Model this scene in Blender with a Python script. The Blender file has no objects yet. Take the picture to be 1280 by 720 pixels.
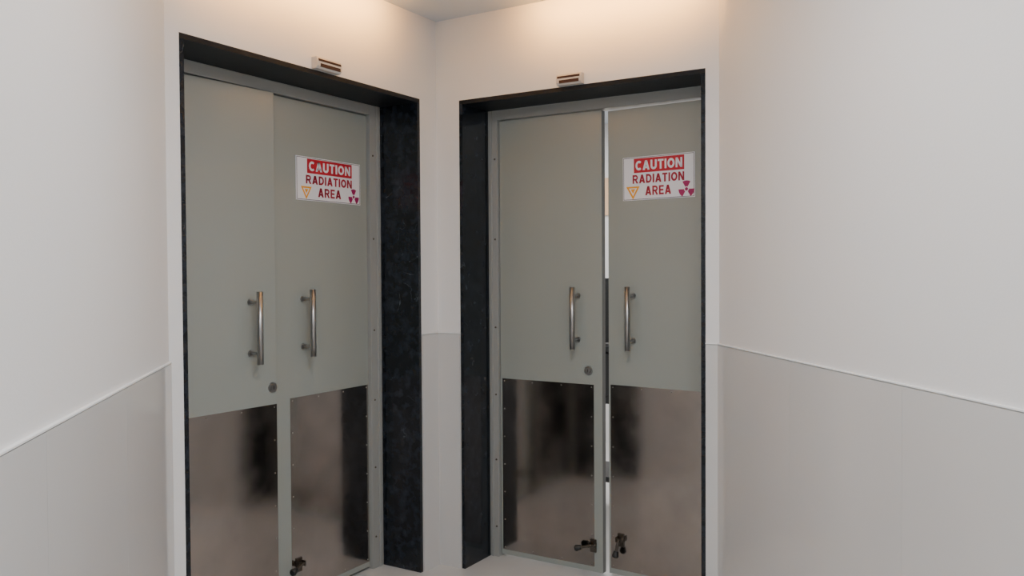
import bpy, bmesh, math
from mathutils import Matrix, Vector

C = bpy.context.scene.collection

# ------------------------------------------------------------------ materials
def new_mat(name):
    m = bpy.data.materials.new(name); m.use_nodes = True
    nt = m.node_tree
    return m, nt, nt.nodes["Principled BSDF"]

def mat(name, col, rough=0.5, metal=0.0, var=0.0, vscale=3.0, bump=0.0, bscale=40.0, rvar=0.0, coat=0.0, spec=None, stretch=None):
    m, nt, b = new_mat(name)
    N, L = nt.nodes, nt.links
    b.inputs["Roughness"].default_value = rough
    b.inputs["Metallic"].default_value = metal
    b.inputs["Coat Weight"].default_value = coat
    if spec is not None: b.inputs["Specular IOR Level"].default_value = spec
    tc = N.new("ShaderNodeTexCoord"); mp = N.new("ShaderNodeMapping")
    L.new(tc.outputs["Object"], mp.inputs["Vector"])
    if stretch: mp.inputs["Scale"].default_value = stretch
    no = N.new("ShaderNodeTexNoise"); no.inputs["Scale"].default_value = vscale
    no.inputs["Detail"].default_value = 5
    L.new(mp.outputs[0], no.inputs["Vector"])
    mx = N.new("ShaderNodeMix"); mx.data_type = 'RGBA'
    mx.inputs[6].default_value = tuple(c*(1-var) for c in col)+(1,)
    mx.inputs[7].default_value = tuple(min(1, c*(1+var)) for c in col)+(1,)
    L.new(no.outputs["Fac"], mx.inputs[0]); L.new(mx.outputs[2], b.inputs["Base Color"])
    if rvar > 0:
        mr = N.new("ShaderNodeMapRange")
        mr.inputs["From Min"].default_value = 0.3; mr.inputs["From Max"].default_value = 0.7
        mr.inputs["To Min"].default_value = max(0.02, rough-rvar); mr.inputs["To Max"].default_value = rough+rvar
        L.new(no.outputs["Fac"], mr.inputs["Value"]); L.new(mr.outputs[0], b.inputs["Roughness"])
    if bump > 0:
        n2 = N.new("ShaderNodeTexNoise"); n2.inputs["Scale"].default_value = bscale
        L.new(tc.outputs["Object"], n2.inputs["Vector"])
        bp = N.new("ShaderNodeBump"); bp.inputs["Strength"].default_value = bump; bp.inputs["Distance"].default_value = 0.002
        L.new(n2.outputs["Fac"], bp.inputs["Height"]); L.new(bp.outputs[0], b.inputs["Normal"])
    return m

def emis(name, col, s):
    m, nt, b = new_mat(name)
    b.inputs["Base Color"].default_value = (*col, 1)
    b.inputs["Emission Color"].default_value = (*col, 1)
    b.inputs["Emission Strength"].default_value = s
    return m

def marble():
    m, nt, b = new_mat("black_marble"); N, L = nt.nodes, nt.links
    b.inputs["Roughness"].default_value = 0.16
    b.inputs["Specular IOR Level"].default_value = 0.4
    tc = N.new("ShaderNodeTexCoord")
    n1 = N.new("ShaderNodeTexNoise"); n1.inputs["Scale"].default_value = 30; n1.inputs["Detail"].default_value = 10
    n2 = N.new("ShaderNodeTexNoise"); n2.inputs["Scale"].default_value = 4; n2.inputs["Detail"].default_value = 6
    n2.inputs["Distortion"].default_value = 1.0
    n3 = N.new("ShaderNodeTexNoise"); n3.inputs["Scale"].default_value = 9; n3.inputs["Detail"].default_value = 3
    for n in (n1, n2, n3): L.new(tc.outputs["Object"], n.inputs["Vector"])
    r1 = N.new("ShaderNodeValToRGB")
    r1.color_ramp.elements[0].position = 0.42; r1.color_ramp.elements[0].color = (0.005, 0.007, 0.010, 1)
    r1.color_ramp.elements[1].position = 0.78; r1.color_ramp.elements[1].color = (0.022, 0.028, 0.040, 1)
    L.new(n1.outputs["Fac"], r1.inputs[0])
    s = N.new("ShaderNodeMath"); s.operation = 'SUBTRACT'; s.inputs[1].default_value = 0.5
    a = N.new("ShaderNodeMath"); a.operation = 'ABSOLUTE'
    L.new(n2.outputs["Fac"], s.inputs[0]); L.new(s.outputs[0], a.inputs[0])
    r2 = N.new("ShaderNodeMapRange"); r2.inputs["From Min"].default_value = 0.0; r2.inputs["From Max"].default_value = 0.004
    r2.inputs["To Min"].default_value = 1; r2.inputs["To Max"].default_value = 0
    L.new(a.outputs[0], r2.inputs["Value"])
    r3 = N.new("ShaderNodeMapRange"); r3.inputs["From Min"].default_value = 0.54; r3.inputs["From Max"].default_value = 0.66
    r3.inputs["To Min"].default_value = 0; r3.inputs["To Max"].default_value = 0.6
    L.new(n3.outputs["Fac"], r3.inputs["Value"])
    mu = N.new("ShaderNodeMath"); mu.operation = 'MULTIPLY'
    L.new(r2.outputs[0], mu.inputs[0]); L.new(r3.outputs[0], mu.inputs[1])
    mx = N.new("ShaderNodeMix"); mx.data_type = 'RGBA'
    L.new(mu.outputs[0], mx.inputs[0]); L.new(r1.outputs[0], mx.inputs[6]); mx.inputs[7].default_value = (0.22, 0.25, 0.28, 1)
    L.new(mx.outputs[2], b.inputs["Base Color"])
    return m

M_WALL  = mat("wall_paint", (0.775, 0.765, 0.76), 0.5, var=0.015, vscale=1.5, bump=0.15, bscale=120)
M_CEIL  = mat("ceiling_paint", (0.60, 0.66, 0.73), 0.8, var=0.01)
M_TILE  = mat("wainscot_tile", (0.61, 0.60, 0.59), 0.12, var=0.03, vscale=2.5)
M_GROUT = mat("tile_grout", (0.55, 0.54, 0.53), 0.8)
M_TRIM  = mat("tile_trim", (0.86, 0.86, 0.86), 0.35)
M_FLOOR = mat("floor_tile", (0.60, 0.59, 0.575), 0.15, var=0.04, vscale=1.5)
M_MARB  = marble()
M_MARBH = mat("black_marble_honed", (0.010, 0.012, 0.015), 0.45, spec=0.2, var=.3, vscale=30)
M_DOOR  = mat("door_laminate", (0.305, 0.325, 0.302), 0.24, var=0.02, vscale=1.2, stretch=(1, 1, .4))
M_EDGE  = mat("door_edge", (0.20, 0.20, 0.19), 0.5)
M_FRAME = mat("door_frame_paint", (0.32, 0.325, 0.31), 0.28, var=0.03)
M_KICK  = mat("kick_plate_steel", (0.41, 0.372, 0.347), 0.13, metal=1.0, var=0.24, vscale=7.0, bump=0.4, bscale=3.0, rvar=0.04)
M_STEEL = mat("brushed_steel", (0.40, 0.39, 0.38), 0.3, metal=1.0, var=0.05)
M_SCREW = mat("screw_steel", (0.38, 0.36, 0.33), 0.35, metal=1.0)
M_RUB   = mat("black_rubber", (0.012, 0.012, 0.012), 0.5)
M_BRASS = mat("worn_metal", (0.14, 0.12, 0.10), 0.35, metal=1.0, var=0.2, vscale=30)
M_WHITE = mat("sign_white", (0.76, 0.77, 0.82), 0.35)
M_BORD  = mat("sign_border", (0.05, 0.05, 0.06), 0.4)
M_RED   = mat("sign_red", (0.50, 0.006, 0.025), 0.45)
M_DRED  = mat("sign_dark_red", (0.36, 0.006, 0.03), 0.45)
M_MAG   = mat("sign_magenta", (0.33, 0.005, 0.10), 0.45)
M_YEL   = mat("sign_yellow", (0.85, 0.36, 0.01), 0.45)
M_CREAM = mat("sensor_cream", (0.60, 0.56, 0.52), 0.4)
M_BROWN = mat("sensor_brown", (0.06, 0.025, 0.018), 0.5, spec=.2)
M_DARK  = mat("equipment_dark", (0.02, 0.022, 0.025), 0.45)
M_ORNG  = mat("board_orange", (0.78, 0.52, 0.32), 0.6)
M_LAMP  = emis("lamp_diffuser", (0.95, 0.97, 1.0), 4.0)
M_WLAMP = emis("warm_lamp_diffuser", (1.0, 0.62, 0.32), 3.0)

# ------------------------------------------------------------------ mesh helpers
def finish(bm, name, m, parent=None, M=None, bevel=0.0, smooth=False, segs=2):
    bmesh.ops.recalc_face_normals(bm, faces=bm.faces)
    me = bpy.data.meshes.new(name); bm.to_mesh(me); bm.free()
    ms = m if isinstance(m, (list, tuple)) else [m]
    for x in ms: me.materials.append(x)
    if smooth:
        for p in me.polygons: p.use_smooth = True
    ob = bpy.data.objects.new(name, me); C.objects.link(ob)
    if parent is not None: ob.parent = parent
    if M is not None: ob.matrix_local = M
    if bevel > 0:
        bv = ob.modifiers.new("bevel", 'BEVEL'); bv.width = bevel; bv.segments = segs; bv.limit_method = 'ANGLE'
    return ob

def box(bm, a, b, mi=0, side=None):
    x0, y0, z0 = a; x1, y1, z1 = b
    v = [bm.verts.new(p) for p in ((x0,y0,z0),(x1,y0,z0),(x1,y1,z0),(x0,y1,z0),(x0,y0,z1),(x1,y0,z1),(x1,y1,z1),(x0,y1,z1))]
    for k, f in enumerate(((0,3,2,1),(4,5,6,7),(0,1,5,4),(1,2,6,5),(2,3,7,6),(3,0,4,7))):
        fc = bm.faces.new([v[i] for i in f]); fc.material_index = mi if (side is None or k in (2, 4)) else side

def prism(bm, poly, z0, z1, mi=0):
    lo = [bm.verts.new((x, y, z0)) for x, y in poly]; hi = [bm.verts.new((x, y, z1)) for x, y in poly]
    n = len(poly)
    bm.faces.new(lo[::-1]).material_index = mi; bm.faces.new(hi).material_index = mi
    for i in range(n):
        bm.faces.new((lo[i], lo[(i+1) % n], hi[(i+1) % n], hi[i])).material_index = mi

def cyl(bm, p0, p1, r0, r1=None, seg=24, mi=0):
    r1 = r0 if r1 is None else r1
    p0, p1 = Vector(p0), Vector(p1); d = p1-p0
    q = d.to_track_quat('Z', 'Y').to_matrix().to_4x4()
    T = Matrix.Translation((p0+p1)/2) @ q
    r = bmesh.ops.create_cone(bm, cap_ends=True, segments=seg, radius1=r0, radius2=r1, depth=d.length, matrix=T)
    for v in r['verts']:
        for f in v.link_faces: f.material_index = mi

def empty(name, M=None):
    e = bpy.data.objects.new(name, None); e.empty_display_size = 0.1; C.objects.link(e)
    if M is not None: e.matrix_world = M
    return e

H = 2.59
TOP = 2.203
dE = Vector((0.641, -0.767)); nE = Vector((0.767, 0.641)); E0 = Vector((1.371, 0.0))
dW = Vector((0.677, -0.736)); nW = Vector((-0.736, -0.677)); W0 = Vector((0.0, -1.487))
LEN = 6.5
E1 = E0+dE*LEN; W1 = W0+dW*LEN

# ------------------------------------------------------------------ room shell
bm = bmesh.new()
prism(bm, [(0,0),(0.133,0),(0.133,.3),(0,.3)], 0, H)
prism(bm, [(0.133,0),(1.316,0),(1.316,.3),(0.133,.3)], TOP, H)
prism(bm, [(1.316,0),(1.371,0),(1.524,.128),(1.7,.3),(1.316,.3)], 0, H)
finish(bm, "wall_north", M_WALL)
bm = bmesh.new()
prism(bm, [(-.3,-.13),(0,-.13),(0,.0),(0,.3),(-.3,.3)], 0, H)
prism(bm, [(-.3,-1.432),(0,-1.432),(0,-.13),(-.3,-.13)], TOP, H)
prism(bm, [(-.3,-1.8),(-.147,-1.622),(0,-1.487),(0,-1.432),(-.3,-1.432)], 0, H)
finish(bm, "wall_west", M_WALL)
bm = bmesh.new()
prism(bm, [tuple(E0), tuple(E1), tuple(E1+nE*.2), tuple(E0+nE*.2)], 0, H)
finish(bm, "wall_east", M_WALL)
bm = bmesh.new()
prism(bm, [tuple(W0), tuple(W1), tuple(W1+nW*.2), tuple(W0+nW*.2)], 0, H)
finish(bm, "wall_southwest", M_WALL)
bm = bmesh.new()
d = Vector((0.66,-0.75)).normalized()
prism(bm, [tuple(W1+nW*.2), tuple(E1+nE*.2), tuple(E1+nE*.2+d*.2), tuple(W1+nW*.2+d*.2)], 0, H)
finish(bm, "wall_south", M_WALL)
bm = bmesh.new(); box(bm, (-3.2,-7.5,-.1), (7,3.4,0)); finish(bm, "floor", M_FLOOR)
bm = bmesh.new(); box(bm, (-3.2,-7.5,H), (7,3.4,H+.1)); finish(bm, "ceiling", M_CEIL)
bm = bmesh.new()
box(bm, (-1.7,.3,0), (-1.6,3.1,H)); box(bm, (1.9,.3,0), (2.0,3.1,H)); box(bm, (-1.7,3.0,0), (2.0,3.1,H))
box(bm, (-1.7,.25,0), (-.3,.35,H)); box(bm, (1.6,.25,0),(2.0,.35,H))
finish(bm, "wall_exam_room", M_WALL)
bm = bmesh.new()
box(bm, (-2.0,-1.9,0), (-1.9,.25,H)); box(bm, (-2.0,-1.9,0), (-.3,-1.8,H))
finish(bm, "wall_store_room", M_WALL)

# wainscot tiles ------------------------------------------------------------
WZ = 1.112
def wainscot(name, p0, dv, nout, length, tile=0.6, trimname=None):
    bm = bmesh.new(); inn = -nout
    def quad(a, b, t0, t1, z0, z1, mi):
        A = p0+dv*a; B = p0+dv*b
        prism(bm, [tuple(A+inn*t0), tuple(B+inn*t0), tuple(B+inn*t1), tuple(A+inn*t1)], z0, z1, mi)
    quad(0, length, 0, .0066, 0, WZ-.001, 1)
    s = 0.0
    while s < length-1e-4:
        e = min(s+tile, length)
        quad(s+.0004, e-.0004, .0066, .008, 0, WZ-.003, 0)
        s = e
    finish(bm, name, [M_TILE, M_GROUT])
    bm = bmesh.new()
    A = p0; B = p0+dv*length
    prism(bm, [tuple(A), tuple(B), tuple(B+inn*.010), tuple(A+inn*.010)], WZ, WZ+.0035)
    finish(bm, trimname, M_TRIM)
wainscot("baseboard_east", E0, dE, nE, LEN, trimname="trim_1")
wainscot("baseboard_southwest", W0, dW, nW, LEN, trimname="trim_2")
X = Vector((1,0)); Y = Vector((0,1))
wainscot("baseboard_north", Vector((0,0)), X, Y, .131, trimname="trim_3")
wainscot("baseboard_northeast", Vector((1.318,0)), X, Y, .053, trimname="trim_4")
wainscot("baseboard_west", Vector((0,-.128)), Y, -X, .128, trimname="trim_5")

# ------------------------------------------------------------------ door assembly (local: x along wall, y into wall, z up)
def tube_handle(parent, x, z0, z1, yface, name, LM):
    bm = bmesh.new(); yr = yface-.06
    cyl(bm, (x, yr, z0), (x, yr, z1), .0125, seg=32)
    cyl(bm, (x, yr, z1), (x, yr, z1+.002), .0125, .0105, seg=32)
    cyl(bm, (x, yr, z0-.002), (x, yr, z0), .0105, .0125, seg=32)
    for z in (z0+.04, z1-.04):
        cyl(bm, (x, yr, z), (x, yface, z), .007, seg=20)
        cyl(bm, (x, yface-.005, z), (x, yface, z), .013, seg=24)
    o = finish(bm, name, M_STEEL, parent, LM)
    for p in o.data.polygons: p.use_smooth = len(p.vertices) == 4
    return o

def lock(parent, x, z, yface, name, LM):
    bm = bmesh.new()
    cyl(bm, (x, yface-.004, z), (x, yface, z), .021, seg=32)
    cyl(bm, (x, yface-.009, z), (x, yface-.004, z), .0125, .015, seg=32)
    box(bm, (x-.0015, yface-.0098, z-.007), (x+.0015, yface-.0088, z+.007), 1)
    finish(bm, name, [M_STEEL, M_RUB], parent, LM)

def leaf(parent, x0, x1, z0, z1, yface, kick, name, LM):
    bm = bmesh.new(); box(bm, (x0, yface, z0), (x1, yface+.035, z1), 0, 1); finish(bm, name, [M_DOOR, M_EDGE], parent, LM, bevel=.001)
    kx0, kx1, kz0, kz1 = kick
    bm = bmesh.new(); box(bm, (kx0, yface-.0015, kz0), (kx1, yface, kz1)); finish(bm, name+"_kick_plate", M_KICK, parent, LM)
    bm = bmesh.new()
    def sc(x, z): cyl(bm, (x, yface-.003, z), (x, yface-.001, z), .0022, .0036, seg=12)
    n = 4
    for i in range(n):
        x = kx0+.012+(kx1-kx0-.024)*i/(n-1)
        sc(x, kz1-.012); sc(x, kz0+.012)
    for i in range(1, 6):
        z = kz0+.012+(kz1-kz0-.024)*i/6
        sc(kx0+.012, z); sc(kx1-.012, z)
    finish(bm, name+"_screws", M_SCREW, parent, LM)

def hinge(hx, yl, deg):
    return Matrix.Translation((hx, yl, 0)) @ Matrix.Rotation(math.radians(deg), 4, 'Z') @ Matrix.Translation((-hx, -yl, 0))

def build_door(name, M, o0, o1, post, mid0, mid1, kicks, ktop, handles, lockp, leaftops, trimname, swing):
    root = empty(name, M)
    tr = bmesh.new(); t = .018
    box(tr, (o0, -.001, 0), (o0+t, .222, TOP-t)); box(tr, (o1-t, -.001, 0), (o1, .222, TOP-t)); box(tr, (o0, -.001, TOP-t), (o1, .222, TOP+.0005), 1)
    s = finish(tr, trimname, [M_MARB, M_MARBH], None); s.matrix_world = M
    a, b = o0+t, o1-t; yf = .222; top = TOP-t; hd = 2.138
    bm = bmesh.new()
    box(bm, (a, yf, 0), (a+post, yf+.07, top)); box(bm, (b-post, yf, 0), (b, yf+.07, top)); box(bm, (a+post, yf, hd), (b-post, yf+.07, top))
    box(bm, (a+post*.25, yf-.006, 0), (a+post*.42, yf, top)); box(bm, (b-post*.42, yf-.006, 0), (b-post*.25, yf, top))
    finish(bm, "frame", M_FRAME, root, bevel=.0015)
    bm = bmesh.new()
    for z in (.15,.48,.80,1.13,1.56,1.95):
        for x in (a+post*.72, b-post*.72):
            cyl(bm, (x, yf-.003, z), (x, yf, z), .0035, .005, seg=14)
    finish(bm, "frame_screws", M_BRASS, root)
    yl = .24
    L1 = hinge(a+post+.003, yl, swing[0]); L2 = hinge(b-post-.003, yl, swing[1])
    leaf(root, a+post+.003, mid0, .012, leaftops[0], yl, (kicks[0], kicks[1], .038, ktop[0]), "leaf_1", L1)
    leaf(root, mid1, b-post-.003, .012, leaftops[1], yl, (kicks[2], kicks[3], .038, ktop[1]), "leaf_2", L2)
    tube_handle(root, handles[0], 1.046, 1.329, yl, "handle_1", L1)
    tube_handle(root, handles[1], 1.048, 1.331, yl, "handle_2", L2)
    lock(root, lockp[0], lockp[1], yl, "lock_cylinder", L1)
    return M @ L1, M @ L2

MR = Matrix.Identity(4)
ML = Matrix.Rotation(math.pi/2, 4, 'Z')
D1L, D1R = build_door("door_1", ML, -1.432, -.130, .075, -.827, -.812, (-1.333, -.829, -.724, -.232), (.870, .875), (-.954, -.645), (-.849, .939), (2.134, 2.134), "trim_6", (-3.8, 0))
D2L, D2R = build_door("door_2", MR, .133, 1.316, .050, .752, .771, (.214, .709, .781, 1.235), (.880, .883), (.629, .896), (.682, .944), (2.135, 2.131), "trim_7", (0, -3.2))

# ------------------------------------------------------------------ bold block lettering built from strokes
def arc(cx, cy, rx, ry, a0, a1, n=14):
    return [(cx+rx*math.cos(math.radians(a0+(a1-a0)*i/n)), cy+ry*math.sin(math.radians(a0+(a1-a0)*i/n))) for i in range(n+1)]
def ribbon(pts, t=.115):
    out = []; n = len(pts); closed = (abs(pts[0][0]-pts[-1][0])+abs(pts[0][1]-pts[-1][1])) < 1e-6
    off = []
    for i in range(n):
        a = Vector(pts[i-1]) if i > 0 else (Vector(pts[-2]) if closed else None)
        c = Vector(pts[i+1]) if i < n-1 else (Vector(pts[1]) if closed else None)
        p = Vector(pts[i])
        dd = ((c-p).normalized() if c is not None else Vector((0,0)))+((p-a).normalized() if a is not None else Vector((0,0)))
        dd.normalize(); nn = Vector((-dd.y, dd.x))*t
        off.append((p+nn, p-nn))
    for i in range(n-1):
        out.append([tuple(off[i][0]), tuple(off[i+1][0]), tuple(off[i+1][1]), tuple(off[i][1])])
    return out
def R(x0, y0, x1, y1): return [(x0,y0),(x1,y0),(x1,y1),(x0,y1)]
GL = {
 'A': (.84, [[(0,0),(.25,0),(.55,1),(.29,1)], [(.84,0),(.59,0),(.29,1),(.55,1)], R(.18,.18,.66,.37)]),
 'C': (.76, ribbon(arc(.42,.5,.31,.39,48,312,22))),
 'O': (.84, ribbon(arc(.42,.5,.31,.39,0,360,28))),
 'U': (.76, ribbon([(.115,1)]+arc(.38,.37,.265,.26,180,360,14)+[(.645,1)])),
 'T': (.70, [R(0,.80,.70,1), R(.235,0,.465,.80)]),
 'I': (.23, [R(0,0,.23,1)]),
 'N': (.78, [R(0,0,.22,1), R(.56,0,.78,1), [(0,1),(.24,1),(.78,0),(.54,0)]]),
 'R': (.78, [R(0,0,.22,1), [(.28,.5),(.50,.5),(.80,0),(.54,0)]]+ribbon([(.1,.90)]+arc(.42,.68,.22,.22,90,-90,12)+[(.1,.46)], .10)),
 'D': (.78, [R(0,0,.22,1)]+ribbon([(.1,.895)]+arc(.32,.5,.35,.395,90,-90,16)+[(.1,.105)], .11)),
 'E': (.66, [R(0,0,.22,1), R(.2,0,.66,.19), R(.2,.405,.60,.595), R(.2,.81,.66,1)]),
}
def text_mesh(bm, txt, x0, x1, z0, z1, y):
    total = sum(GL[c][0] for c in txt)+.12*(len(txt)-1); sx = (x1-x0)/total; sz = z1-z0; x = 0
    for c in txt:
        w, polys = GL[c]
        for p in polys:
            try: bm.faces.new([bm.verts.new((x0+(x+a)*sx, y, z0+b*sz)) for a, b in p])
            except ValueError: pass
        x += w+.12
    bmesh.ops.recalc_face_normals(bm, faces=bm.faces)

def sign(M, x0, x1, z0, z1, yface, tilt=0.0):
    w, h = x1-x0, z1-z0
    name = "radiation_warning_sign"
    T = M @ Matrix.Translation(((x0+x1)/2, yface-.0002, (z0+z1)/2)) @ Matrix.Rotation(tilt, 4, 'Y') @ Matrix.Translation((-w/2, 0, -h/2))
    root = empty(name, T)
    bm = bmesh.new()
    box(bm, (0, -.003, 0), (w, 0, h), 0)
    b = .0022; i = .003; y = -.0034
    for a, c in (((i, i), (w-i, i+b)), ((i, h-i-b), (w-i, h-i)), ((i, i+b), (i+b, h-i-b)), ((w-i-b, i+b), (w-i, h-i-b))):
        box(bm, (a[0], y, a[1]), (c[0], -.003, c[1]), 1)
    finish(bm, "sign_board", [M_WHITE, M_BORD], root)
    bm = bmesh.new(); box(bm, (.16*w, -.0036, .63*h), (.86*w, -.003, .96*h)); finish(bm, "caution_banner", M_RED, root)
    def tx(nm, t, r, m, y):
        bm = bmesh.new(); text_mesh(bm, t, r[0]*w, r[1]*w, r[2]*h, r[3]*h, y)
        me = bpy.data.meshes.new(nm); bm.to_mesh(me); bm.free(); me.materials.append(m)
        o = bpy.data.objects.new(nm, me); C.objects.link(o); o.parent = root
    tx("caution_text", "CAUTION", (.185, .835, .685, .905), M_WHITE, -.0040)
    tx("radiation_text", "RADIATION", (.14, .86, .385, .585), M_DRED, -.0036)
    tx("area_text", "AREA", (.32, .68, .10, .31), M_DRED, -.0036)
    bm = bmesh.new(); cx, cz, r = .145*w, .19*h, .20*h
    def tri(rr, yy, mi, zo=0):
        vs = [bm.verts.new((cx+rr*math.cos(a), yy, cz+zo+rr*math.sin(a))) for a in (math.radians(150), math.radians(30), math.radians(270))]
        bm.faces.new(vs).material_index = mi
    tri(r, -.0035, 0, .03*h); tri(r*.60, -.0037, 1, .03*h); tri(r*.34, -.0039, 0, .035*h)
    finish(bm, "warning_triangle", [M_YEL, M_WHITE], root)
    bm = bmesh.new(); cx, cz, Rr = .888*w, .185*h, .19*h
    for k in range(3):
        ac = math.radians(90+120*k); vs = []
        for rad, order in ((Rr, range(13)), (Rr*.30, range(12, -1, -1))):
            for j in order:
                a = ac-math.radians(30)+math.radians(60)*j/12
                vs.append(bm.verts.new((cx+rad*math.cos(a), -.0036, cz+rad*math.sin(a))))
        for j in range(12): bm.faces.new((vs[j], vs[j+1], vs[24-j], vs[25-j]))
    bm.faces.new([bm.verts.new((cx+Rr*.2*math.cos(a*math.pi/8), -.0036, cz+Rr*.2*math.sin(a*math.pi/8))) for a in range(16)])
    finish(bm, "radiation_trefoil", M_MAG, root)
sign(D1R, -.678, -.276, 1.714, 1.901, .24)
sign(D2R, .848, 1.190, 1.719, 1.912, .24, math.radians(-.3))

# ------------------------------------------------------------------ door sensors above the frames
def sensor(M, x0, x1, z0):
    root = empty("door_motion_sensor", M @ Matrix.Translation((x0, 0, z0)))
    w = x1-x0; h = .046; dp = .034
    bm = bmesh.new()
    prof = [(0,0),(-dp*.75,0),(-dp,.010),(-dp,.030),(-dp*.8,h),(0,h)]
    lo = [bm.verts.new((0,y,z)) for y,z in prof]; hi = [bm.verts.new((w,y,z)) for y,z in prof]
    bm.faces.new(lo); bm.faces.new(hi[::-1]); n = len(prof)
    for i in range(n): bm.faces.new((lo[i], lo[(i+1)%n], hi[(i+1)%n], hi[i]))
    finish(bm, "sensor_body", M_CREAM, root, bevel=.0015)
    bm = bmesh.new(); box(bm, (.016, -dp-.0015, .007), (w-.010, -dp+.004, .020)); finish(bm, "lens_band", M_BROWN, root)
    bm = bmesh.new(); box(bm, (.006, -dp-.001, .028), (w-.006, -dp+.006, .037)); finish(bm, "cover_band", M_BROWN, root)
sensor(ML, -.823, -.685, TOP+.002)
sensor(MR, .664, .784, TOP+.002)

# ------------------------------------------------------------------ kick-down door stoppers
def stopper(M, x, z, yface, pivot_ang):
    root = empty("door_stopper", M @ Matrix.Translation((x, yface, z)))
    bm = bmesh.new()
    box(bm, (-.016, -.006, -.03), (.016, -.0018, .03))
    box(bm, (-.016, -.028, -.006), (-.011, -.006, .018)); box(bm, (.011, -.028, -.006), (.016, -.006, .018))
    cyl(bm, (-.019, -.021, .007), (.019, -.021, .007), .004, seg=16)
    finish(bm, "bracket", M_BRASS, root, bevel=.0008)
    a = pivot_ang; dx, dz = math.cos(a), math.sin(a)
    p0 = Vector((0, -.024, .007)); p1 = p0+Vector((dx*.05, -.012, dz*.05)); p2 = p1+Vector((dx*.022, -.004, dz*.022))
    bm = bmesh.new(); cyl(bm, p0, p1, .0075, .006, seg=16); finish(bm, "arm", M_BRASS, root, smooth=False)
    bm = bmesh.new(); cyl(bm, p1, p2, .011, .0155, seg=20); cyl(bm, p2, p2+(p2-p1)*.3, .0155, .012, seg=20); finish(bm, "rubber_foot", M_RUB, root)
stopper(D1R, -.685, .160, .24, math.radians(190))
stopper(D2L, .705, .135, .24, math.radians(195))
stopper(D2R, .832, .175, .24, math.radians(262))

# ------------------------------------------------------------------ things visible through the gap
root = empty("medical_monitor_cart", Matrix.Translation((.33, 1.2, 0)))
bm = bmesh.new()
box(bm, (-.25,-.18,.66), (.25,.18,.70)); box(bm, (-.25,-.18,.95), (.25,.18,.98)); box(bm, (-.22,-.05,.99), (.22,.02,1.36)); box(bm,(-.24,-.17,.70),(.24,.17,.94))
box(bm, (-.25,-.18,.22), (.25,.18,.25))
for sx in (-1,1):
    for sy in (-1,1): cyl(bm, (sx*.23, sy*.16, .08), (sx*.23, sy*.16, .97), .012, seg=12)
finish(bm, "cart_body", M_DARK, root, bevel=.003)
bm = bmesh.new()
for sx in (-1,1):
    for sy in (-1,1): cyl(bm, (sx*.23-.012, sy*.16, .04), (sx*.23+.012, sy*.16, .04), .04, seg=20)
finish(bm, "castors", M_RUB, root)
root = empty("notice_board", Matrix.Translation((-.3, 3.0, 1.85)))
bm = bmesh.new(); box(bm, (-.4,-.02,0), (.4,0,.3)); finish(bm, "panel", M_ORNG, root)

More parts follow.
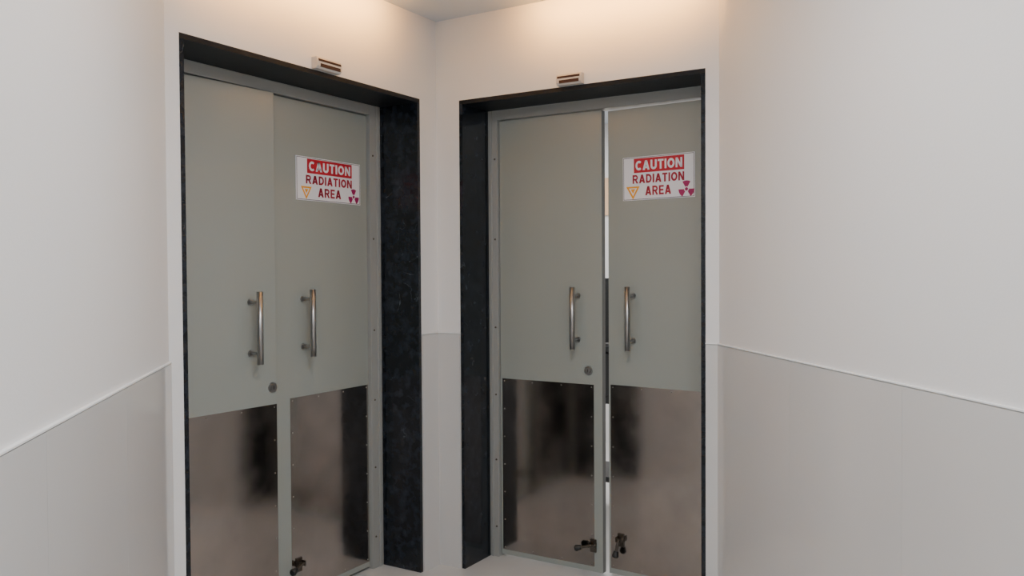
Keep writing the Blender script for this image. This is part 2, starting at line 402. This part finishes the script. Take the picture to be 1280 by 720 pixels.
# ------------------------------------------------------------------ lamps
def area(name, loc, rot, sx, sy, e, col, parent=None, spread=180):
    l = bpy.data.lights.new(name, 'AREA'); l.shape = 'RECTANGLE'; l.size = sx; l.size_y = sy; l.energy = e; l.color = col
    l.spread = math.radians(spread)
    o = bpy.data.objects.new(name, l); C.objects.link(o); o.location = loc; o.rotation_euler = rot
    if parent: o.parent = parent
    return o
dm = Vector((0.66,-0.75)).normalized(); c0 = Vector((0.69,-0.74))
ang = math.atan2(dm.y, dm.x)
def panel(s, e, col, off=0, sz=.6):
    p = c0+dm*s+Vector((-dm.y, dm.x))*off
    root = empty("ceiling_panel_light", Matrix.Translation((p.x, p.y, H)) @ Matrix.Rotation(ang, 4, 'Z'))
    bm = bmesh.new(); h = sz/2
    box(bm, (-h-.02,-h-.02,-.015), (h+.02,-h,0)); box(bm, (-h-.02,h,-.015), (h+.02,h+.02,0)); box(bm, (-h-.02,-h,-.015), (-h,h,0)); box(bm, (h,-h,-.015), (h+.02,h,0))
    finish(bm, "rim", M_TRIM, root)
    bm = bmesh.new(); box(bm, (-h,-h,-.008), (h,h,-.001)); finish(bm, "diffuser", M_LAMP, root)
    area("panel_lamp", (0,0,-.02), (0,0,0), sz, sz, e, col, root)
panel(1.3, 20, (1.0,.97,.945))
panel(3.2, 26, (.92,.965,1.0))
panel(5.2, 28, (.92,.965,1.0))

def washer(M, x0, x1, e):
    root = empty("linear_wall_light", M)
    xc = (x0+x1)/2; w = x1-x0
    bm = bmesh.new(); box(bm, (x0,-.28,H-.03), (x1,-.24,H)); finish(bm, "housing", M_TRIM, root, bevel=.002)
    bm = bmesh.new(); box(bm, (x0+.01,-.24,H-.026), (x1-.01,-.237,H-.006)); finish(bm, "diffuser", M_WLAMP, root)
    o = area("strip_lamp", (xc,-.232,H-.030), (0,0,0), w, .02, e, (1.0,.46,.10), root, spread=115)
    o.rotation_euler = (math.radians(84), 0, 0)
washer(MR, .54, 1.30, 4.6)
washer(ML, -1.42, -.40, 6.6)

area("exam_room_lamp", (.1,1.7,H-.03), (0,0,0), 1.2, 1.2, 55, (1,.98,.95))

w = bpy.data.worlds.new("world"); bpy.context.scene.world = w; w.use_nodes = True
w.node_tree.nodes["Background"].inputs[0].default_value = (.8,.85,.9,1); w.node_tree.nodes["Background"].inputs[1].default_value = 0.05

# ------------------------------------------------------------------ camera
th = math.atan2(.518, .8554)
pitch = math.radians(-1.22); roll = math.radians(.32)
r0 = Vector((math.cos(th), math.sin(th), 0))
f = Vector((-math.sin(th)*math.cos(pitch), math.cos(th)*math.cos(pitch), math.sin(pitch)))
u0 = r0.cross(f)
u = u0*math.cos(roll)+r0*math.sin(roll); r = r0*math.cos(roll)-u0*math.sin(roll)
cam = bpy.data.cameras.new("camera"); cam.sensor_width = 36; cam.lens = 36*1055/1280; cam.clip_start = .02
co = bpy.data.objects.new("camera", cam); C.objects.link(co)
co.matrix_world = Matrix(((r.x,u.x,-f.x,2.395),(r.y,u.y,-f.y,-3.267),(r.z,u.z,-f.z,1.41),(0,0,0,1)))
bpy.context.scene.camera = co
